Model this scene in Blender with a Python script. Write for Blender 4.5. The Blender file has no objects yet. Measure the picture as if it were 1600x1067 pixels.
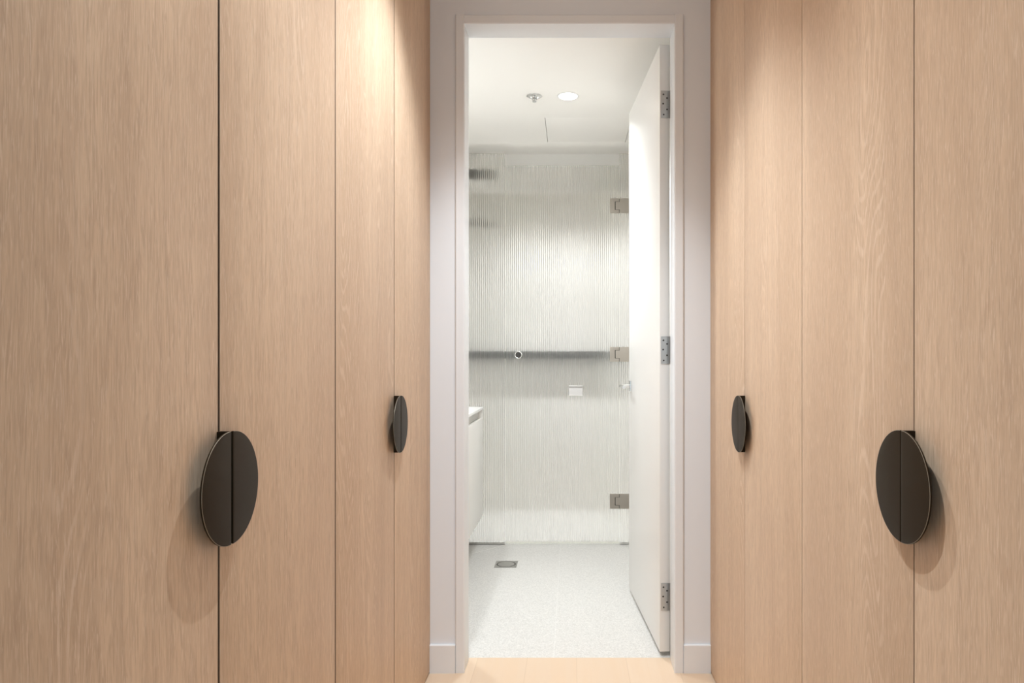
import bpy, bmesh, math, random
from mathutils import Vector, Matrix
random.seed(4)
PI = math.pi
S = bpy.context.scene
COL = S.collection

# ------------------------------------------------------------------ camera
F = 1066.667            # focal length in pixels of the 1600 x 1067 frame
H = 1.15                # eye height
cam = bpy.data.cameras.new('camera')
co = bpy.data.objects.new('camera', cam); COL.objects.link(co)
cam.sensor_fit = 'HORIZONTAL'; cam.sensor_width = 36.0
cam.lens = F * 36.0 / 1600.0
cam.shift_x = -(893.0 - 800.0) / 1600.0
cam.shift_y = (562.0 - 533.5) / 1600.0
cam.clip_start = 0.02
co.location = (0, 0, H); co.rotation_euler = (PI / 2, 0, 0)
S.camera = co

# ------------------------------------------------------------------ materials
def new_mat(name):
    m = bpy.data.materials.new(name); m.use_nodes = True
    nt = m.node_tree; nt.nodes.clear()
    out = nt.nodes.new('ShaderNodeOutputMaterial')
    return m, nt, out

class N:
    """small node helper"""
    def __init__(s, nt): s.nt = nt
    def n(s, t, **k):
        x = s.nt.nodes.new(t)
        for a, b in k.items(): setattr(x, a, b)
        return x
    def l(s, a, b): s.nt.links.new(a, b)
    def val(s, sock, v):
        if hasattr(v, 'links'): s.l(v, sock)
        else: sock.default_value = v
    def math(s, op, a, b=0.0, c=0.0, clamp=False):
        x = s.n('ShaderNodeMath', operation=op, use_clamp=clamp)
        s.val(x.inputs[0], a); s.val(x.inputs[1], b); s.val(x.inputs[2], c)
        return x.outputs[0]
    def mix(s, f, a, b):
        x = s.n('ShaderNodeMix', data_type='RGBA')
        s.val(x.inputs[0], f)
        s.val(x.inputs[6], a if hasattr(a, 'links') else (*a, 1)[:4])
        s.val(x.inputs[7], b if hasattr(b, 'links') else (*b, 1)[:4])
        return x.outputs[2]
    def comb(s, x, y, z):
        c = s.n('ShaderNodeCombineXYZ')
        s.val(c.inputs[0], x); s.val(c.inputs[1], y); s.val(c.inputs[2], z)
        return c.outputs[0]
    def noise(s, vec, scale=1.0, detail=2.0, rough=0.5, dist=0.0):
        x = s.n('ShaderNodeTexNoise'); s.l(vec, x.inputs['Vector'])
        x.inputs['Scale'].default_value = scale; x.inputs['Detail'].default_value = detail
        x.inputs['Roughness'].default_value = rough; x.inputs['Distortion'].default_value = dist
        return x.outputs[0]
    def ramp(s, f, lo, hi):
        x = s.n('ShaderNodeMapRange', interpolation_type='SMOOTHSTEP')
        s.val(x.inputs[0], f); x.inputs[1].default_value = lo; x.inputs[2].default_value = hi
        return x.outputs[0]
    def pos(s):
        g = s.n('ShaderNodeNewGeometry'); sp = s.n('ShaderNodeSeparateXYZ')
        s.l(g.outputs['Position'], sp.inputs[0]); return sp.outputs

def plain(name, col, rough=0.5, metal=0.0, spec=0.5, bump=0.0, bscale=300.0, vary=0.0):
    m, nt, out = new_mat(name); k = N(nt)
    b = k.n('ShaderNodeBsdfPrincipled')
    b.inputs['Roughness'].default_value = rough; b.inputs['Metallic'].default_value = metal
    b.inputs['Specular IOR Level'].default_value = spec
    p = k.pos(); v = k.comb(p[0], p[1], p[2])
    nz = k.noise(v, bscale, 3)
    c2 = tuple(min(1, c * (1 + vary)) for c in col); c1 = tuple(c * (1 - vary) for c in col)
    k.l(k.mix(nz, c1, c2), b.inputs['Base Color'])
    if bump:
        bp = k.n('ShaderNodeBump'); bp.inputs['Strength'].default_value = bump
        bp.inputs['Distance'].default_value = 0.001
        k.l(nz, bp.inputs['Height']); k.l(bp.outputs[0], b.inputs['Normal'])
    k.l(b.outputs[0], out.inputs[0])
    return m

def oak_veneer():
    m, nt, out = new_mat('oak_veneer'); k = N(nt)
    b = k.n('ShaderNodeBsdfPrincipled')
    p = k.pos(); oi = k.n('ShaderNodeObjectInfo')
    r = k.math('MULTIPLY', oi.outputs['Random'], 37.0)
    y, z = k.math('ADD', p[0], p[1]), p[2]
    yr = k.math('ADD', y, r)
    def vec(sy, sz, off=0.0):
        return k.comb(k.math('MULTIPLY', yr, sy), k.math('ADD', k.math('MULTIPLY', r, 1.7), off), k.math('MULTIPLY', z, sz))
    wob = k.math('MULTIPLY', k.math('SUBTRACT', k.noise(vec(3.0, 1.6, 21), 1.0, 2), 0.5), 0.03)
    yr = k.math('ADD', yr, wob)                                    # grain wanders a little
    broad = k.noise(vec(5.5, 0.5), 1.0, 2, 0.5, 0.6)              # broad tonal bands
    band = k.noise(vec(40, 1.4, 3), 1.0, 3, 0.6, 0.5)
    mott = k.noise(vec(110, 16, 17), 1.0, 3, 0.6, 0.6)            # mottled figure
    fibre = k.noise(vec(430, 16.0, 5), 1.0, 3, 0.6, 0.4)          # fine fibres
    pore = k.noise(vec(440, 42.0, 9), 1.0, 2, 0.55, 0.5)          # short limed pores
    field = k.noise(vec(7.5, 0.9, 13), 1.0, 1.0, 0.4, 0.4)       # growth field for cathedral grain
    ring = k.math('SINE', k.math('ADD', k.math('MULTIPLY', field, 240.0), k.math('MULTIPLY', mott, 4.0)))
    ringl = k.ramp(ring, 0.45, 1.0)
    base = k.mix(k.ramp(broad, 0.3, 0.7), (0.56, 0.397, 0.272), (0.662, 0.488, 0.342))
    base = k.mix(k.math('MULTIPLY', k.ramp(band, 0.35, 0.75), 0.5), base, (0.49, 0.345, 0.238))
    base = k.mix(k.math('MULTIPLY', k.ramp(mott, 0.42, 0.70), 0.55), base, (0.47, 0.328, 0.226))
    base = k.mix(k.math('MULTIPLY', k.ramp(fibre, 0.42, 0.70), 0.55), base, (0.43, 0.295, 0.20))
    lim = k.math('MULTIPLY', k.ramp(pore, 0.46, 0.74), k.math('ADD', 0.16, k.math('MULTIPLY', k.ramp(mott, 0.35, 0.65), 0.30)))
    base = k.mix(lim, base, (0.82, 0.66, 0.51))
    rmask = k.math('MULTIPLY', ringl, k.math('ADD', 0.06, k.math('MULTIPLY', k.ramp(fibre, 0.38, 0.62), 0.34)))
    rmask = k.math('MULTIPLY', rmask, k.ramp(k.noise(vec(7.0, 0.35, 31), 1.0, 1.0), 0.49, 0.60))
    base = k.mix(rmask, base, (0.84, 0.68, 0.54))
    k.l(base, b.inputs['Base Color'])
    b.inputs['Roughness'].default_value = 0.52
    b.inputs['Specular IOR Level'].default_value = 0.35
    bp = k.n('ShaderNodeBump'); bp.inputs['Strength'].default_value = 0.12; bp.inputs['Distance'].default_value = 0.0006
    k.l(fibre, bp.inputs['Height']); k.l(bp.outputs[0], b.inputs['Normal'])
    k.l(b.outputs[0], out.inputs[0])
    return m

def plank_floor():
    m, nt, out = new_mat('pale_timber_floor'); k = N(nt)
    b = k.n('ShaderNodeBsdfPrincipled'); p = k.pos()
    W = 0.19
    u = k.math('DIVIDE', k.math('ADD', p[0], 10.0 + 0.0505), W)
    idx = k.math('FLOOR', u); fr = k.math('FRACT', u)
    off = k.math('MULTIPLY', idx, 7.31)
    g1 = k.noise(k.comb(k.math('MULTIPLY', p[0], 26), k.math('ADD', k.math('MULTIPLY', p[1], 1.4), off), off), 1.0, 3, 0.55, 0.8)
    g2 = k.noise(k.comb(k.math('MULTIPLY', p[0], 300), k.math('ADD', k.math('MULTIPLY', p[1], 14), off), off), 1.0, 2)
    wn = k.n('ShaderNodeTexWhiteNoise', noise_dimensions='1D'); k.l(idx, wn.inputs['W'])
    base = k.mix(wn.outputs['Value'], (0.62, 0.475, 0.345), (0.68, 0.535, 0.40))
    base = k.mix(k.math('MULTIPLY', k.ramp(g1, 0.4, 0.7), 0.4), base, (0.64, 0.47, 0.32))
    base = k.mix(k.math('MULTIPLY', g2, 0.25), base, (0.66, 0.50, 0.35))
    edge = k.math('LESS_THAN', k.math('MINIMUM', fr, k.math('SUBTRACT', 1.0, fr)), 0.006)
    base = k.mix(k.math('MULTIPLY', edge, 0.3), base, (0.40, 0.28, 0.18))
    k.l(base, b.inputs['Base Color']); b.inputs['Roughness'].default_value = 0.42
    b.inputs['Specular IOR Level'].default_value = 0.4
    k.l(b.outputs[0], out.inputs[0])
    return m

def terrazzo():
    m, nt, out = new_mat('white_terrazzo_tile'); k = N(nt)
    b = k.n('ShaderNodeBsdfPrincipled'); p = k.pos(); v = k.comb(p[0], p[1], p[2])
    def chips(scale):
        x = k.n('ShaderNodeTexVoronoi'); k.l(v, x.inputs['Vector']); x.inputs['Scale'].default_value = scale
        sp = k.n('ShaderNodeSeparateColor'); k.l(x.outputs['Color'], sp.inputs[0])
        return sp.outputs[0], sp.outputs[1], x.outputs['Distance']
    a, a2, d = chips(230.0); c, c2, d2 = chips(600.0)
    base = k.mix(k.ramp(c, 0.0, 1.0), (0.569, 0.554, 0.525), (0.638, 0.622, 0.591))
    base = k.mix(k.math('MULTIPLY', k.math('GREATER_THAN', a, 0.74), 0.85), base, (0.523, 0.509, 0.481))
    base = k.mix(k.math('MULTIPLY', k.math('GREATER_THAN', a2, 0.80), 0.9), base, (0.677, 0.660, 0.627))
    gx = k.math('FRACT', k.math('DIVIDE', k.math('ADD', p[0], 6.069), 0.6))
    gy = k.math('FRACT', k.math('DIVIDE', k.math('SUBTRACT', p[1], 2.635 - 0.25 + 6.0), 0.6))
    def ed(f, w): return k.math('LESS_THAN', k.math('MINIMUM', f, k.math('SUBTRACT', 1.0, f)), w)
    g = k.math('MAXIMUM', ed(gx, 0.0022), ed(gy, 0.0022))
    base = k.mix(k.math('MULTIPLY', g, 0.3), base, (0.82, 0.81, 0.79))
    k.l(base, b.inputs['Base Color']); b.inputs['Roughness'].default_value = 0.38
    b.inputs['Specular IOR Level'].default_value = 0.4
    k.l(b.outputs[0], out.inputs[0])
    return m

def glass(name, col, rough=0.0, haze=0.0):
    m, nt, out = new_mat(name); k = N(nt)
    g = k.n('ShaderNodeBsdfGlass'); g.inputs['Color'].default_value = (*col, 1)
    g.inputs['Roughness'].default_value = rough; g.inputs['IOR'].default_value = 1.5
    if haze:        # part of the sheet is slightly satin
        h = k.n('ShaderNodeBsdfGlass'); h.inputs['Color'].default_value = (*col, 1)
        h.inputs['Roughness'].default_value = 0.31; h.inputs['IOR'].default_value = 1.5
        mx = k.n('ShaderNodeMixShader'); mx.inputs[0].default_value = haze
        k.l(g.outputs[0], mx.inputs[1]); k.l(h.outputs[0], mx.inputs[2]); k.l(mx.outputs[0], out.inputs[0]); return m
    k.l(g.outputs[0], out.inputs[0]); return m

def brushed(name, col, rough=0.35):
    m, nt, out = new_mat(name); k = N(nt)
    b = k.n('ShaderNodeBsdfPrincipled'); p = k.pos()
    nz = k.noise(k.comb(k.math('MULTIPLY', p[0], 900), k.math('MULTIPLY', p[1], 900), k.math('MULTIPLY', p[2], 60)), 1.0, 2)
    k.l(k.mix(nz, tuple(c * 0.88 for c in col), tuple(min(1, c * 1.1) for c in col)), b.inputs['Base Color'])
    b.inputs['Metallic'].default_value = 0.85; b.inputs['Roughness'].default_value = rough
    k.l(b.outputs[0], out.inputs[0]); return m

def stone_dark():
    m, nt, out = new_mat('dark_grey_stone'); k = N(nt)
    b = k.n('ShaderNodeBsdfPrincipled'); p = k.pos(); v = k.comb(p[0], p[1], p[2])
    a = k.noise(v, 60, 4); c = k.noise(v, 260, 2)
    base = k.mix(k.ramp(a, 0.3, 0.7), (0.045, 0.043, 0.039), (0.08, 0.077, 0.07))
    base = k.mix(k.math('MULTIPLY', k.ramp(c, 0.62, 0.75), 0.6), base, (0.5, 0.49, 0.46))
    k.l(base, b.inputs['Base Color']); b.inputs['Roughness'].default_value = 0.5
    k.l(b.outputs[0], out.inputs[0]); return m

def lamp_lens():
    m, nt, out = new_mat('lit_lamp_lens'); k = N(nt)
    e = k.n('ShaderNodeEmission'); e.inputs['Color'].default_value = (1, 0.96, 0.9, 1); e.inputs['Strength'].default_value = 9.0
    k.l(e.outputs[0], out.inputs[0]); return m

M = dict(
    oak=oak_veneer(), planks=plank_floor(), terrazzo=terrazzo(), stone=stone_dark(), lens=lamp_lens(),
    wall=plain('white_wall_paint', (0.74, 0.765, 0.80), 0.7, bump=0.02, vary=0.008),
    trim=plain('white_trim_paint', (0.75, 0.77, 0.795), 0.4, vary=0.006, bscale=80),
    bath=plain('warm_white_paint', (0.84, 0.822, 0.785), 0.7, vary=0.006),
    ceil=plain('white_ceiling_paint', (0.86, 0.84, 0.80), 0.8, vary=0.006),
    doorp=plain('white_door_paint', (0.80, 0.785, 0.76), 0.35, vary=0.005, bscale=60),
    tile=plain('off_white_wall_tile', (0.79, 0.768, 0.73), 0.3, vary=0.012, bscale=14),
    bronze=plain('dark_bronze', (0.024, 0.0150, 0.0070), 0.45, metal=0.1, spec=0.12), rim=plain('painted_rim_highlight', (0.27, 0.235, 0.185), 0.4, metal=0.5),  # rim: paler colour paints a highlight along the handle bevels
    nickel=plain('satin_nickel', (0.36, 0.325, 0.28), 0.55, metal=0.35, spec=0.3, vary=0.05, bscale=600),
    steel=brushed('brushed_steel', (0.52, 0.52, 0.51), 0.34),
    chrome=plain('polished_chrome', (0.82, 0.82, 0.81), 0.12, metal=1.0),
    slot=plain('vent_shadow_grey', (0.07, 0.065, 0.06), 0.7), ventgrey=plain('vent_grey', (0.22, 0.21, 0.19), 0.5),
    edge=plain('painted_gap_shade', (0.17, 0.11, 0.07), 0.7),  # oak darkened on the door edges, painting shade into the gaps
    dark=plain('shadow_black', (0.02, 0.018, 0.016), 0.7),
    darkmetal=plain('dark_gunmetal', (0.05, 0.045, 0.04), 0.4, metal=0.5),
    drain=plain('grey_metal_drain', (0.33, 0.32, 0.295), 0.4, metal=0.6, vary=0.05),
    vanity=plain('white_satin_lacquer', (0.80, 0.78, 0.745), 0.4, vary=0.005),
    bench=plain('white_stone_top', (0.86, 0.855, 0.84), 0.25, vary=0.01, bscale=30),
    channel=plain('grey_channel', (0.55, 0.535, 0.50), 0.4, vary=0.03),
    plastic=plain('white_plastic', (0.80, 0.79, 0.77), 0.35),
    plate=plain('off_white_plastic', (0.58, 0.565, 0.55), 0.4),
    grout=plain('pale_grout', (0.90, 0.89, 0.86), 0.7),
    glass=glass('ribbed_glass', (0.975, 0.974, 0.966), haze=0.272),
    clear=glass('clear_glass', (0.985, 0.982, 0.972)),
    seal=glass('clear_seal', (0.93, 0.93, 0.90), 0.25),
)

# ------------------------------------------------------------------ mesh helpers (all shapes are given in world coordinates)
def BM(): return bmesh.new()

def box(bm, x0, x1, y0, y1, z0, z1, bev=0.0, seg=2, fn=None):
    t = bmesh.new()
    bmesh.ops.create_cube(t, size=1.0)
    for v in t.verts:
        v.co = Vector(((x0 + x1) / 2 + v.co.x * (x1 - x0), (y0 + y1) / 2 + v.co.y * (y1 - y0), (z0 + z1) / 2 + v.co.z * (z1 - z0)))
    if bev: bmesh.ops.bevel(t, geom=t.edges[:], offset=bev, segments=seg, affect='EDGES', profile=0.7)
    if fn:
        for v in t.verts: v.co = fn(v.co)
    merge(bm, t)

def merge(bm, t):
    me = bpy.data.meshes.new('tmp'); t.to_mesh(me); t.free(); bm.from_mesh(me); bpy.data.meshes.remove(me)

def prism(bm, pts, ext, bev=0.0, fn=None):
    """pts: world polygon (list of Vectors), extruded along vector ext"""
    t = bmesh.new()
    a = [t.verts.new(p) for p in pts]; e = Vector(ext)
    b = [t.verts.new(Vector(p) + e) for p in pts]
    t.faces.new(a); t.faces.new(b[::-1])
    n = len(pts)
    for i in range(n): t.faces.new((a[i], b[i], b[(i + 1) % n], a[(i + 1) % n]))
    bmesh.ops.recalc_face_normals(t, faces=t.faces[:])
    if bev:
        ed = [x for x in t.edges if len(x.link_faces) == 2 and x.calc_face_angle(0) > 0.6]
        bmesh.ops.bevel(t, geom=ed, offset=bev, segments=2, affect='EDGES', profile=0.7)
    if fn:
        for v in t.verts: v.co = fn(v.co)
    merge(bm, t)

def lathe(bm, prof, c, axis='Z', n=40, smooth=True):
    """prof: list of (radius, height); closed at the ends when radius is 0"""
    t = bmesh.new(); rings = []
    for (r, h) in prof:
        if r < 1e-6:
            rings.append([t.verts.new((0, 0, h))])
        else:
            rings.append([t.verts.new((r * math.cos(2 * PI * i / n), r * math.sin(2 * PI * i / n), h)) for i in range(n)])
    for a, b in zip(rings, rings[1:]):
        for i in range(n):
            j = (i + 1) % n
            f = [a[i % len(a)], a[j % len(a)], b[j % len(b)], b[i % len(b)]]
            q = []
            for v in f:
                if v not in q: q.append(v)
            if len(q) > 2: t.faces.new(q)
    bmesh.ops.recalc_face_normals(t, faces=t.faces[:])
    R = {'Z': Matrix.Identity(3), 'Y': Matrix.Rotation(PI / 2, 3, 'X'), 'X': Matrix.Rotation(PI / 2, 3, 'Y')}[axis]
    for v in t.verts: v.co = R @ v.co + Vector(c)
    merge(bm, t)

def tube(bm, pts, r, n=14):
    t = bmesh.new(); rings = []
    pts = [Vector(p) for p in pts]
    for i, p in enumerate(pts):
        d = (pts[min(i + 1, len(pts) - 1)] - pts[max(i - 1, 0)]).normalized()
        up = Vector((0, 0, 1)) if abs(d.z) < 0.9 else Vector((1, 0, 0))
        u = d.cross(up).normalized(); w = u.cross(d)
        rings.append([t.verts.new(p + r * (math.cos(2 * PI * k / n) * u + math.sin(2 * PI * k / n) * w)) for k in range(n)])
    for a, b in zip(rings, rings[1:]):
        for k in range(n): t.faces.new((a[k], a[(k + 1) % n], b[(k + 1) % n], b[k]))
    t.faces.new(rings[0][::-1]); t.faces.new(rings[-1])
    bmesh.ops.recalc_face_normals(t, faces=t.faces[:])
    merge(bm, t)

def world_loc(o):
    v = Vector((0, 0, 0))
    while o is not None: v += o.location; o = o.parent
    return v

def obj(name, bm, mat, parent=None, smooth=30, label=None):
    off = world_loc(parent) if parent else Vector((0, 0, 0))
    for v in bm.verts: v.co -= off
    me = bpy.data.meshes.new(name); bm.to_mesh(me); bm.free()
    me.materials.append(mat)
    if smooth:
        me.shade_smooth(); me.set_sharp_from_angle(angle=math.radians(smooth))
    o = bpy.data.objects.new(name, me); COL.objects.link(o)
    if parent: o.parent = parent
    if label: o['label'] = label
    return o

def thing(name, label, cat, loc, group=None):
    o = bpy.data.objects.new(name, None); COL.objects.link(o); o.location = loc
    o.empty_display_size = 0.1
    o['label'] = label; o['category'] = cat
    if group: o['group'] = group
    return o

def tag(o, label, cat, group=None, kind=None):
    o['label'] = label; o['category'] = cat
    if group: o['group'] = group
    if kind: o['kind'] = kind
    return o

def struct(name, bm, mat, label, cat):
    o = obj(name, bm, mat); return tag(o, label, cat, kind='structure')

# ------------------------------------------------------------------ dimensions
YW = 2.5137             # hall face of the end wall
YB = 2.617              # bathroom face of the end wall
XL, XR = -0.5208, 0.5114    # faces of the wardrobe doors
JL, JR = -0.3936, 0.3785    # clear doorway
ZH = 2.3836             # doorway head
HC = 2.70               # hall ceiling
BC = 2.50               # bathroom ceiling
BXL, BXR = -1.06, 0.50  # bathroom side walls
YE = 5.20               # bathroom far wall
HX0, HX1 = -1.14, 1.14
HY0 = -1.2
T = 0.06

# ------------------------------------------------------------------ the setting: hall
b = BM(); box(b, HX0, HX1, HY0, 2.635, -T, 0); struct('floor_hall', b, M['planks'], 'pale blond timber plank floor between the wardrobes', 'floor')
b = BM(); box(b, HX0 - T, HX1 + T, HY0 - T, YW, HC, HC + T); struct('ceiling_hall', b, M['ceil'], 'white ceiling above the hall', 'ceiling')
b = BM(); box(b, HX0 - T, HX0, HY0 - T, YW, -T, HC); struct('wall_left', b, M['wall'], 'white hall wall behind the left wardrobes', 'wall')
b = BM(); box(b, HX1, HX1 + T, HY0 - T, YW, -T, HC); struct('wall_right', b, M['wall'], 'white hall wall behind the right wardrobes', 'wall')
b = BM()
q = 0.02
box(b, HX0 - T, JL - q, YW, YB, -T, HC + T); box(b, JR + q, HX1 + T, YW, YB, -T, HC + T); box(b, JL - q, JR + q, YW, YB, ZH + q, HC + T)
struct('wall_front', b, M['wall'], 'white end wall around the bathroom doorway', 'wall')

# architrave and door lining
aw, ap = 0.0335, 0.010
root = bpy.data.objects.new('trim_1', None); COL.objects.link(root); root.location = (JL, YW, 0)
tag(root, 'white painted frame lining the bathroom doorway', 'door frame', kind='structure')
b = BM()
box(b, JL - q, JL, YW - 0.004, YB, 0, ZH + q, 0.0012); box(b, JR, JR + q, YW - 0.004, YB, 0, ZH + q, 0.0012); box(b, JL, JR, YW - 0.004, YB, ZH, ZH + q, 0.0012)
obj('jamb', b, M['trim'], root)
b = BM()
for sgn, xe in ((-1, JL), (1, JR)):
    prof = [(0.0, 0.0), (aw, 0.0), (aw, -ap * 0.7), (aw * 0.9, -ap), (aw * 0.12, -ap), (0.0, -ap * 0.75)]
    pts = [Vector((xe + sgn * (u - 0.0005), YW + w, 0)) for u, w in prof]
    prism(b, pts, (0, 0, ZH + aw))
prism(b, [Vector((JL, YW + w, ZH + u - 0.0005)) for u, w in prof], (JR - JL, 0, 0))
obj('architrave', b, M['trim'], root)

def skirting(name, x0, x1, label):
    b = BM()
    prof = [(0, 0), (-0.012, 0), (-0.012, 0.1015), (-0.0105, 0.1035), (0, 0.1035)]
    prism(b, [Vector((x0, YW + u, w)) for u, w in prof], (x1 - x0, 0, 0))
    struct(name, b, M['trim'], label, 'skirting board')
skirting('baseboard_left', XL + 0.0005, JL - aw, 'white skirting board left of the bathroom doorway')
skirting('baseboard_right', JR + aw, XR - 0.0005, 'white skirting board right of the bathroom doorway')

# ------------------------------------------------------------------ the setting: bathroom
b = BM(); box(b, BXL, BXR, 2.635, YE, -T, 0); fl = struct('floor_bathroom', b, M['terrazzo'], 'white speckled terrazzo tile floor of the bathroom', 'floor')
b = BM()
d = Vector((0.168, 0.182, 0)).normalized(); nrm = Vector((-d.y, d.x, 0)) * 0.0016
A, B_ = Vector((-0.588, 4.048, 0.0)), Vector((-0.42, 4.232, 0.0))
prism(b, [A - nrm, B_ - nrm, B_ + nrm, A + nrm], (0, 0, 0.0006)); obj('grout_line', b, M['grout'], fl)
b = BM(); box(b, BXL - T, BXL, YB, YE + T, -T, BC + T); struct('wall_bathroom_left', b, M['bath'], 'white bathroom wall behind the vanity', 'wall')
b = BM(); box(b, BXR, BXR + T, YB, YE + T, -T, BC + T); struct('wall_bathroom_right', b, M['bath'], 'white bathroom wall behind the open door', 'wall')
b = BM(); box(b, BXL, BXR, YE, YE + T, -T, BC + T); struct('wall_bathroom_far', b, M['tile'], 'off-white far wall of the shower behind the ribbed glass', 'wall')
# ceiling with a cut-out for the access panel
AX0, AX1, AY0, AY1 = -0.1465, 0.333, 3.81, 4.235
g = 0.0028
b = BM()
box(b, BXL - T, AX0 - g, YB, YE + T, BC, BC + T); box(b, AX1 + g, BXR + T, YB, YE + T, BC, BC + T)
box(b, AX0 - g, AX1 + g, YB, AY0 - g, BC, BC + T); box(b, AX0 - g, AX1 + g, AY1 + g, YE + T, BC, BC + T)
box(b, AX0 - g, AX1 + g, AY0 - g, AY1 + g, BC + 0.03, BC + T)
struct('ceiling_bathroom', b, M['ceil'], 'white bathroom ceiling', 'ceiling')
b = BM(); box(b, AX0, AX1, AY0 - 0.0027, AY1 + 0.0027, BC + 0.0005, BC + 0.0295, 0.0006)
tag(obj('access_panel', b, M['ceil']), 'white access panel with thin dark joints flush in the ceiling in front of the shower', 'access panel')
# lowered shower ceiling
YF, ZF = 4.479, 2.2586
LX, LY = -0.05, YE - 0.50
b = BM(); box(b, BXL, BXR, YF, YF + 0.05, ZF, BC, 0.0)
struct('trim_2', b, M['ceil'], 'white bulkhead hanging from the ceiling across the shower', 'bulkhead')

# ------------------------------------------------------------------ wardrobes
ZC, RH = 0.961, 0.0835
def half_moon(bm, side, yj, s, gap):
    """L-shaped half-moon pull; s=-1 for the half towards the viewer, +1 for the far half"""
    xf = XL if side < 0 else XR
    d = 0.020; th = 0.003
    x_out = xf - side * d           # outer face
    n = 40
    y0 = yj + s * gap / 2
    pts = []
    for i in range(n + 1):
        a = -PI / 2 + PI * i / n
        pts.append(Vector((x_out, y0 + s * (RH - gap / 2) * math.cos(a), ZC + RH * math.sin(a))))
    prism(bm, pts, (side * th, 0, 0), bev=0.0006)
    x_a, x_b = sorted((x_out + side * th * 0.9, xf + side * 0.001))
    ya, yb = sorted((y0 + s * 0.0004, y0 + s * 0.0029))
    box(bm, x_a, x_b, ya, yb, ZC - RH + 0.0005, ZC + RH - 0.0005)

def wardrobe(side, ya, ym, yb, gap, label):
    xf = XL if side < 0 else XR
    xo = HX0 if side < 0 else HX1
    r = thing('wardrobe', label, 'wardrobe', ((xf + xo) / 2, ym, 0), 'oak wardrobes lining the hall')
    th = 0.019
    b = BM()
    x_in = xf + side * (th + 0.001)
    xa, xb = sorted((x_in, xo - side * 0.002))
    t = 0.018
    y0, y1 = ya + 0.0005, yb - 0.0005
    box(b, xa, xb, y0, y0 + t, 0, HC - 0.001); box(b, xa, xb, y1 - t, y1, 0, HC - 0.001)
    xc, xd = sorted((xo - side * 0.002, xo - side * 0.012)); box(b, xc, xd, y0 + t, y1 - t, 0, HC - 0.001)
    for zz in (0.06, 0.5, 1.75, HC - 0.02): box(b, xa, xb, y0 + t, y1 - t, zz, zz + t)
    obj('carcass', b, M['oak'], r)
    b = BM(); xk, xm = sorted((x_in + side * 0.001, x_in + side * 0.016)); box(b, xk, xm, y0 + t, y1 - t, 0, 0.0595)
    obj('kickboard', b, M['oak'], r)
    for (p, q_, s) in ((ya, ym, -1), (ym, yb, 1)):
        b = BM(); xa2, xb2 = sorted((xf, xf + side * th))
        e0 = gap / 2 if p > 0.6 else 0
        e1 = gap / 2 if q_ < YW - 0.01 else 0.0008
        box(b, xa2, xb2, p + e0, q_ - e1, 0.007, HC - 0.006, 0.0006)
        dr = obj('door', b, M['oak'], r)
        dr.data.materials.append(M['edge'])
        for f in dr.data.polygons:
            if abs(f.normal.y) > 0.9: f.material_index = 1
        b = BM(); half_moon(b, side, ym, s, gap + 0.0005 if side < 0 else gap)
        hd = obj('handle', b, M['bronze'], dr, label='dark bronze half-moon pull handle')
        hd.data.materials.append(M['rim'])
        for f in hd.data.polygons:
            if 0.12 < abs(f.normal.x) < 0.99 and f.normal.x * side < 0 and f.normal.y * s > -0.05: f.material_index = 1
    return r
wardrobe(-1, 0.505, 1.008, 1.5055, 0.0056, 'pale oak wardrobe at left nearest the camera, with the larger-looking split round bronze handle')
wardrobe(-1, 1.5055, 2.0055, YW, 0.0056, 'pale oak wardrobe at left against the white end wall, with the smaller-looking bronze handle')
wardrobe(1, 0.520, 1.0196, 1.5153, 0.0024, 'pale oak wardrobe at right nearest the camera, with the larger-looking round bronze handle')
wardrobe(1, 1.5153, 2.0145, YW, 0.0018, 'pale oak wardrobe at right against the white end wall, with the smaller-looking bronze handle')

# ------------------------------------------------------------------ bathroom door, swung open into the bathroom
O = Vector((0.342, 2.645, 0)); U = Vector((-0.0750, 0.9972, 0)); W = Vector((0.9972, 0.0750, 0))
def dl(v):      # door space: x across the thickness (0 = visible face), y along the leaf, z up
    return O + W * v.x + U * v.y + Vector((0, 0, v.z))
DT, DW = 0.0395, 0.748
Z0, Z1 = 0.019, 2.371
root = bpy.data.objects.new('door_1', None); COL.objects.link(root); root.location = O
tag(root, 'white flush bathroom door standing open against the right wall', 'door', kind='structure')
b = BM(); box(b, 0, DT, 0, DW, Z0, Z1, 0.0012, fn=dl); obj('door_leaf', b, M['doorp'], root)
for zc in (2.1395, 1.1873, 0.231):
    b = BM(); box(b, 0.0045, DT + 0.004, -0.0022, 0.0006, zc - 0.053, zc + 0.053, 0.0005, fn=dl)
    # knuckle on the far side of the edge
    t = BM(); lathe(t, [(0, -0.053), (0.0065, -0.053), (0.0065, -0.018), (0.0058, -0.0178), (0.0065, -0.0176), (0.0065, 0.0176), (0.0058, 0.0178), (0.0065, 0.018), (0.0065, 0.053), (0, 0.053)], (DT + 0.006, -0.005, zc), n=16)
    for v in t.verts: v.co = dl(v.co)
    merge(b, t)
    hg = obj('hinge', b, M['steel'], root)
    for (hx, hz) in ((0.014, 0.038), (0.028, 0.024), (0.013, 0.002), (0.028, -0.020), (0.015, -0.040)):
        b = BM(); t = BM()
        lathe(t, [(0.0, 0.0), (0.0012, 0.0), (0.0016, 0.0006), (0.0030, 0.0006), (0.0034, -0.0003), (0, -0.0003)], (0, 0, 0), 'Y', 14)
        for v in t.verts: v.co = dl(Vector((hx, -0.0025, zc + hz)) + Vector((v.co.x, v.co.y, v.co.z)))
        merge(b, t); obj('screw', b, M['darkmetal'], hg)
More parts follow.
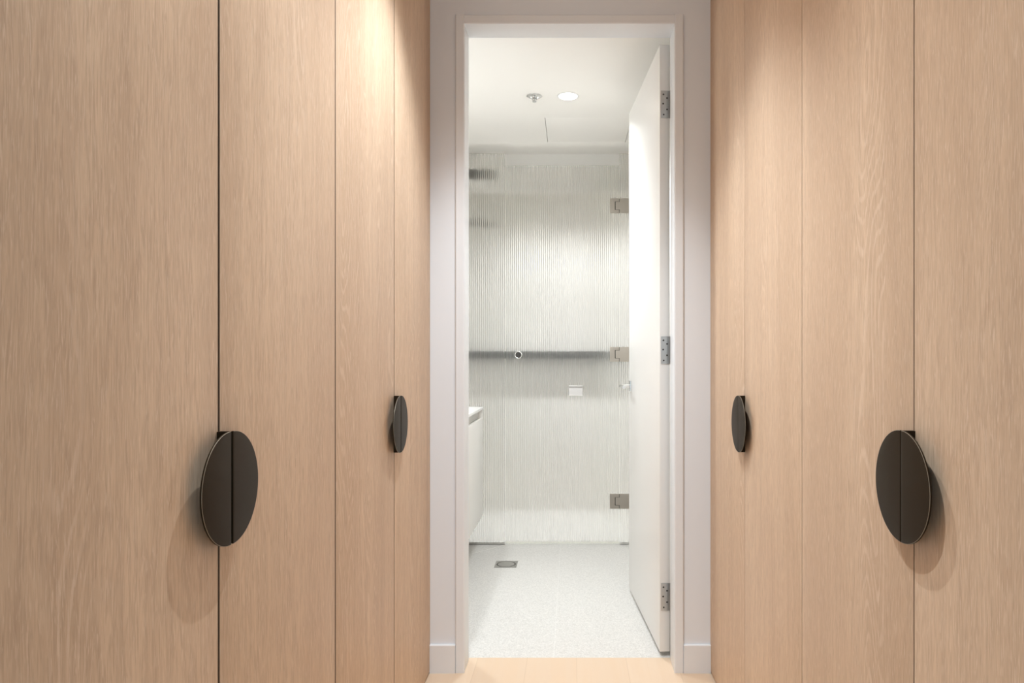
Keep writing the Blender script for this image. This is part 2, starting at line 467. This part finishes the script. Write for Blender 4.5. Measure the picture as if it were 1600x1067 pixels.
# lever handles on both faces
for s in (-1, 1):
    x0 = 0.0 if s < 0 else DT
    yl, zl = DW - 0.055, 1.022
    b = BM()
    xa, xb = sorted((x0 - s * 0.0005, x0 + s * 0.007))
    box(b, xa, xb, yl - 0.026, yl + 0.026, zl - 0.026, zl + 0.026, 0.0015, fn=dl)
    ln = BM()
    path = [Vector((x0 + s * 0.006, yl, zl)), Vector((x0 + s * 0.036, yl, zl)), Vector((x0 + s * 0.044, yl - 0.003, zl)), Vector((x0 + s * 0.050, yl - 0.010, zl)), Vector((x0 + s * 0.052, yl - 0.025, zl)), Vector((x0 + s * 0.052, yl - 0.125, zl))]
    tube(ln, path, 0.0088, 18)
    for v in ln.verts: v.co = dl(v.co)
    merge(b, ln)
    obj('door_handle', b, M['chrome'], root, label='polished chrome lever handle')

# ------------------------------------------------------------------ shower screen of ribbed glass
YS = 4.25
PITCH, AMP, GT = 0.01195, 0.0018, 0.008
def ribbed(x0, x1, z0, z1):
    """one sheet: fluted towards the room, flat towards the shower, closed all round"""
    bm = BM()
    n = max(2, round((x1 - x0) / PITCH)); seg = 10
    k = n * seg
    xs = [x0 + (x1 - x0) * i / k for i in range(k + 1)]
    yb = [YS - AMP * abs(math.sin(PI * (i / seg))) * 1.6 for i in range(k + 1)]
    # fluted face towards the room
    lo = [bm.verts.new((x, y, z0)) for x, y in zip(xs, yb)]; hi = [bm.verts.new((x, y, z1)) for x, y in zip(xs, yb)]
    for i in range(k): bm.faces.new((lo[i], hi[i], hi[i + 1], lo[i + 1])) 
    f0, f1, f2, f3 = (bm.verts.new((x, YS + GT, z)) for x, z in ((x0, z0), (x1, z0), (x1, z1), (x0, z1)))
    bm.faces.new((f0, f1, f2, f3))
    bm.faces.new((f0, f3, hi[0], lo[0])); bm.faces.new((f1, lo[-1], hi[-1], f2))
    bm.faces.new([f0] + lo + [f1]); bm.faces.new([f3] + hi + [f2])
    bmesh.ops.recalc_face_normals(bm, faces=bm.faces[:])
    return bm
ZT = 2.433
def pane(bm, parent):
    o = obj('glass_pane', bm, M['glass'], parent)
    o.data.materials.append(M['clear'])
    for f in o.data.polygons:
        if f.normal.y > 0.9 or abs(f.normal.z) > 0.9: f.material_index = 1
    return o
XD0, XD1 = -0.4115, 0.2975
# fixed panel beside the vanity
r = thing('shower_screen', 'fixed ribbed glass panel of the shower screen beside the vanity', 'glass panel', ((BXL + XD0) / 2, YS, 0), 'fixed ribbed glass panels of the shower screen')
pane(ribbed(BXL + 0.003, XD0 - 0.0035, 0.004, ZT), r)
b = BM(); box(b, BXL + 0.003, XD0 - 0.0035, YS - 0.004, YS - 0.0005, 0.0, 0.012, 0.0004); box(b, BXL + 0.003, XD0 - 0.0035, YS + GT + 0.002, YS + GT + 0.005, 0.0, 0.012, 0.0004); box(b, BXL + 0.003, XD0 - 0.0035, YS - 0.004, YS + GT + 0.005, 0.0, 0.003)
obj('bottom_channel', b, M['channel'], r)
r = thing('shower_screen', 'narrow fixed ribbed glass panel holding the hinges, partly hidden behind the open white door', 'glass panel', ((BXR + XD1) / 2, YS, 0), 'fixed ribbed glass panels of the shower screen')
pane(ribbed(XD1 + 0.0035, BXR - 0.003, 0.004, ZT), r)
b = BM(); box(b, XD1 + 0.0035, BXR - 0.003, YS - 0.004, YS - 0.0005, 0.0, 0.012, 0.0004); box(b, XD1 + 0.0035, BXR - 0.003, YS + GT + 0.002, YS + GT + 0.005, 0.0, 0.012, 0.0004); box(b, XD1 + 0.0035, BXR - 0.003, YS - 0.004, YS + GT + 0.005, 0.0, 0.003)
obj('bottom_channel', b, M['channel'], r)
# hinged door
sd = thing('shower_door', 'hinged ribbed glass shower door with round pull and three metal hinges', 'shower door', ((XD0 + XD1) / 2, YS, 0))
ZD0, ZD1 = 0.020, 2.357
pane(ribbed(XD0, XD1, ZD0, ZD1), sd)
b = BM(); box(b, XD0, XD1, YS - 0.001, YS + GT + 0.001, 0.004, ZD0 - 0.0005, 0.0008); obj('bottom_seal', b, M['seal'], sd)
b = BM(); lathe(b, [(0.0185, 0.0), (0.0185, 0.0045), (0.0205, 0.0058), (0.0225, 0.0045), (0.0235, 0.0), (0.0185, 0.0)], (-0.3305, YS, 1.180), 'Y', 40); kn = obj('knob', b, M['chrome'], sd, label='round finger pull with polished rim and dark centre')
b = BM(); lathe(b, [(0, 0.0008), (0.0184, 0.0008), (0.0184, 0.0028), (0, 0.0028)], (-0.3305, YS, 1.180), 'Y', 36); obj('knob_centre', b, M['darkmetal'], kn)
for zc in (2.107, 1.184, 0.2705):
    hw, hh = 0.0605, 0.046
    tw, tz = 0.029, 0.0235   # tongue of the fixed leaf set into a notch of the door leaf
    g2 = 0.0022
    b = BM(); y = YS - 0.0102; x = XD1 + 0.0005
    prism(b, [Vector(p) for p in ((x - hw, y, zc - hh), (x - g2, y, zc - hh), (x - g2, y, zc - tz - g2), (x - tw, y, zc - tz - g2), (x - tw, y, zc + tz + g2), (x - g2, y, zc + tz + g2), (x - g2, y, zc + hh), (x - hw, y, zc + hh))], (0, 0.0065, 0), bev=0.0008)
    hg = obj('hinge', b, M['nickel'], sd)
    b = BM()
    prism(b, [Vector(p) for p in ((x + g2 * 0.4, y, zc - hh), (x + hw, y, zc - hh), (x + hw, y, zc + hh), (x + g2 * 0.4, y, zc + hh), (x + g2 * 0.4, y, zc + tz), (x - tw + g2 * 2, y, zc + tz), (x - tw + g2 * 2, y, zc - tz), (x + g2 * 0.4, y, zc - tz))], (0, 0.0065, 0), bev=0.0008)
    obj('hinge_leaf', b, M['nickel'], hg)
    b = BM(); box(b, x - tw - 0.006, x + 0.0025, YS - 0.0037, YS - 0.0031, zc - hh + 0.001, zc + hh - 0.001); obj('hinge_backing', b, M['dark'], hg)
b = BM(); px0, px1 = -0.0155, 0.068; pz0, pz1 = 0.9265, 0.990
box(b, px0, px1, YS - 0.012, YS - 0.0005, pz0, pz1, 0.002, 3); box(b, px0 - 0.001, px1 + 0.001, YS - 0.017, YS - 0.003, pz1 - 0.007, pz1 + 0.0005, 0.0015); box(b, px0 - 0.001, px1 + 0.001, YS - 0.017, YS - 0.003, pz0 - 0.0005, pz0 + 0.0045, 0.0015)
obj('plate', b, M['plate'], sd, label='small white rectangular plate with raised top and bottom edges')

# inside the shower
b = BM(); box(b, BXL + 0.001, BXR - 0.001, YE - 0.095, YE - 0.0005, 1.160, 1.2125, 0.0012)
tag(obj('ledge', b, M['stone']), 'dark grey stone ledge running across the shower wall behind the ribbed glass', 'ledge')
v_ = thing('air_vent', 'dark slotted air vent high at left behind the ribbed glass', 'vent', (-0.70, YF, 2.368))
b = BM(); box(b, -0.94, -0.555, YF - 0.004, YF - 0.0005, 2.336, 2.400, 0.001); obj('backing', b, M['slot'], v_)
for i in range(4):
    z = 2.343 + i * 0.0165
    b = BM(); box(b, -0.935, -0.56, YF - 0.009, YF - 0.0042, z, z + 0.004, 0.0008); obj('slat', b, M['ventgrey'], v_)
h_ = thing('rain_shower', 'dark metal shower head on a wall arm at left behind the ribbed glass', 'shower head', (BXL, 4.80, 2.155))
b = BM(); lathe(b, [(0, 0.0005), (0.027, 0.0005), (0.027, 0.006), (0.022, 0.008), (0, 0.008)], (BXL, 4.80, 2.155), 'X', 28); obj('wall_flange', b, M['darkmetal'], h_)
b = BM(); tube(b, [(BXL + 0.007, 4.8, 2.155), (BXL + 0.20, 4.8, 2.155), (BXL + 0.235, 4.8, 2.150), (BXL + 0.25, 4.8, 2.135), (BXL + 0.252, 4.8, 2.12)], 0.011); obj('arm', b, M['darkmetal'], h_)
b = BM(); lathe(b, [(0, 0.012), (0.02, 0.012), (0.025, 0.006), (0.105, 0.003), (0.11, 0.0), (0.108, -0.004), (0, -0.004)], (BXL + 0.252, 4.8, 2.111), 'Z', 36); obj('spray_disc', b, M['darkmetal'], h_)

# ------------------------------------------------------------------ vanity
VX, VY1, VZ0 = -0.547, 4.20, 0.193
VY0 = 2.95
r = thing('vanity', 'white wall-hung vanity with stone top at left behind the doorway', 'vanity', ((BXL + VX) / 2, (VY0 + VY1) / 2, VZ0))
b = BM()
box(b, BXL + 0.001, VX - 0.02, VY0 + 0.018, VY1 - 0.018, VZ0, 0.79)
box(b, BXL + 0.001, VX, VY1 - 0.018, VY1, VZ0, 0.8445, 0.0008); box(b, BXL + 0.001, VX, VY0, VY0 + 0.018, VZ0, 0.8445, 0.0008)
obj('cabinet', b, M['vanity'], r)
for i in range(2):
    a = VY0 + 0.019 + i * 0.606; c = a + 0.604
    b = BM(); box(b, VX - 0.019, VX, a, c, VZ0, 0.792, 0.0008); obj('drawer', b, M['vanity'], r)
b = BM(); box(b, VX - 0.034, VX - 0.024, VY0 + 0.0185, VY1 - 0.0185, 0.7905, 0.8440); obj('finger_pull', b, M['channel'], r)
b = BM(); box(b, BXL + 0.001, VX + 0.004, VY0 - 0.004, VY1 + 0.006, 0.8450, 0.860, 0.0010); obj('countertop', b, M['bench'], r)

# ------------------------------------------------------------------ floor drain
r = thing('floor_drain', 'square grey metal floor drain with round cover in the terrazzo floor', 'drain', (-0.3675, 3.8365, 0))
cx, cy, hs = -0.3675, 3.8365, 0.0615
b = BM()
n = 48; t = bmesh.new()
def ring(rad, z): return [t.verts.new((cx + rad * math.cos(2 * PI * i / n + PI / 4), cy + rad * math.sin(2 * PI * i / n + PI / 4), z)) for i in range(n)]
def sq(z):
    out = []
    for i in range(n):
        a = 2 * PI * i / n + PI / 4; c_, s_ = math.cos(a), math.sin(a); k_ = hs / max(abs(c_), abs(s_))
        out.append(t.verts.new((cx + k_ * c_, cy + k_ * s_, z)))
    return out
rr = [sq(0.0002), sq(0.0022), ring(0.054, 0.0022), ring(0.0535, 0.0004)]
for A_, C_ in zip(rr, rr[1:]):
    for i in range(n): t.faces.new((A_[i], A_[(i + 1) % n], C_[(i + 1) % n], C_[i]))
bmesh.ops.recalc_face_normals(t, faces=t.faces[:]); merge(b, t)
obj('frame', b, M['drain'], r)
b = BM(); lathe(b, [(0, 0.0003), (0.0538, 0.0003), (0.0538, 0.0006), (0, 0.0006)], (cx, cy, 0), 'Z', 48); obj('sump', b, M['dark'], r)
b = BM(); lathe(b, [(0, 0.0008), (0.0478, 0.0008), (0.0480, 0.0020), (0.0474, 0.0024), (0, 0.0024)], (cx, cy, 0), 'Z', 48); obj('cover', b, M['drain'], r)

# ------------------------------------------------------------------ ceiling fittings
def downlight(x, y, z, label, power, cone, blend, group, col=(0.93, 0.97, 1.0), rad=0.052, lrad=0.035, core=0, core_cone=70, core_blend=1.0):
    r = thing('downlight', label, 'downlight', (x, y, z), group)
    b = BM(); lathe(b, [(rad, -0.0003), (rad + 0.004, -0.0003), (rad + 0.004, -0.002), (rad, -0.0032), (rad - 0.004, -0.0028), (rad - 0.005, -0.0003), (rad, -0.0003)], (x, y, z), 'Z', 48)
    obj('trim_ring', b, M['plastic'], r)
    b = BM(); lathe(b, [(0, -0.0004), (rad - 0.0052, -0.0004), (rad - 0.0056, -0.0022), (0, -0.0026)], (x, y, z), 'Z', 48)
    obj('lens', b, M['lens'], r)
    li = bpy.data.lights.new('downlight_beam', 'SPOT'); li.energy = power; li.spot_size = math.radians(cone); li.spot_blend = blend
    li.shadow_soft_size = lrad; li.color = col
    lo = bpy.data.objects.new('downlight_beam', li); COL.objects.link(lo); lo.location = (x, y, z - 0.02 - lrad * 0.2)
    if core:        # the reflector's bright centre beam
        l2 = li.copy(); l2.energy = core; l2.spot_size = math.radians(core_cone); l2.spot_blend = core_blend
        o2 = bpy.data.objects.new('downlight_beam', l2); COL.objects.link(o2); o2.location = lo.location
    return r
GB = 'bathroom ceiling downlights'; GH = 'hall ceiling downlights'
downlight(-0.018, 3.495, BC, 'glowing round white downlight in the bathroom ceiling beside the sprinkler', 68, 134, 0.75, GB)
downlight(-0.85, 3.25, BC, 'round white downlight in the bathroom ceiling above the vanity', 46, 150, 0.5, GB)
downlight(LX, LY, BC, 'round white downlight in the shower ceiling behind the bulkhead', 50, 126, 1.0, GB, core=140, core_cone=60)
downlight(-0.115, 1.86, HC, 'round white downlight in the hall ceiling nearest the bathroom doorway', 5, 100, 0.3, GH, col=(0.88, 0.95, 1.0), lrad=0.010, core=96, core_cone=88, core_blend=0.65)
downlight(-0.33, 1.02, HC, 'second round white downlight in the hall ceiling, between the near wardrobe handles', 104, 106, 1.0, GH, col=(0.88, 0.95, 1.0), lrad=0.013)

sx, sy = -0.19, 3.495
r = thing('fire_sprinkler', 'small white ceiling sprinkler with a dropped stem left of the glowing downlight', 'sprinkler', (sx, sy, BC))
b = BM(); lathe(b, [(0, -0.0003), (0.040, -0.0003), (0.040, -0.002), (0.034, -0.005), (0.025, -0.006), (0.0245, -0.002), (0.0, -0.002)], (sx, sy, BC), 'Z', 40); obj('escutcheon', b, M['chrome'], r)
b = BM(); tube(b, [(sx - 0.010, sy, BC - 0.003), (sx - 0.011, sy, BC - 0.018), (sx - 0.002, sy, BC - 0.027)], 0.0022, 10); tube(b, [(sx + 0.010, sy, BC - 0.003), (sx + 0.011, sy, BC - 0.018), (sx + 0.002, sy, BC - 0.027)], 0.0022, 10); obj('frame_arms', b, M['steel'], r)
b = BM(); lathe(b, [(0, -0.003), (0.0022, -0.003), (0.0022, -0.024), (0, -0.024)], (sx, sy, BC), 'Z', 14); obj('bulb', b, M['steel'], r)
b = BM(); lathe(b, [(0, -0.0262), (0.006, -0.0262), (0.011, -0.0285), (0.010, -0.0300), (0, -0.0292)], (sx, sy, BC), 'Z', 24); obj('deflector', b, M['steel'], r)

# ------------------------------------------------------------------ world and colour management
w = bpy.data.worlds.new('world'); S.world = w; w.use_nodes = True
w.node_tree.nodes['Background'].inputs[0].default_value = (0.64, 0.84, 1.0, 1); w.node_tree.nodes['Background'].inputs[1].default_value = 1.0  # cool fill light, added; it enters through the open rear of the hall
S.view_settings.view_transform = 'Standard'; S.view_settings.look = 'None'
S.view_settings.exposure = 0.16; S.view_settings.gamma = 1.0; S.view_settings.use_curve_mapping = False
c = S.cycles
c.use_denoising = True
c.max_bounces = 14; c.diffuse_bounces = 8; c.glossy_bounces = 6; c.transmission_bounces = 12; c.transparent_max_bounces = 12
c.sample_clamp_indirect = 6.0
c.caustics_reflective = False; c.caustics_refractive = True
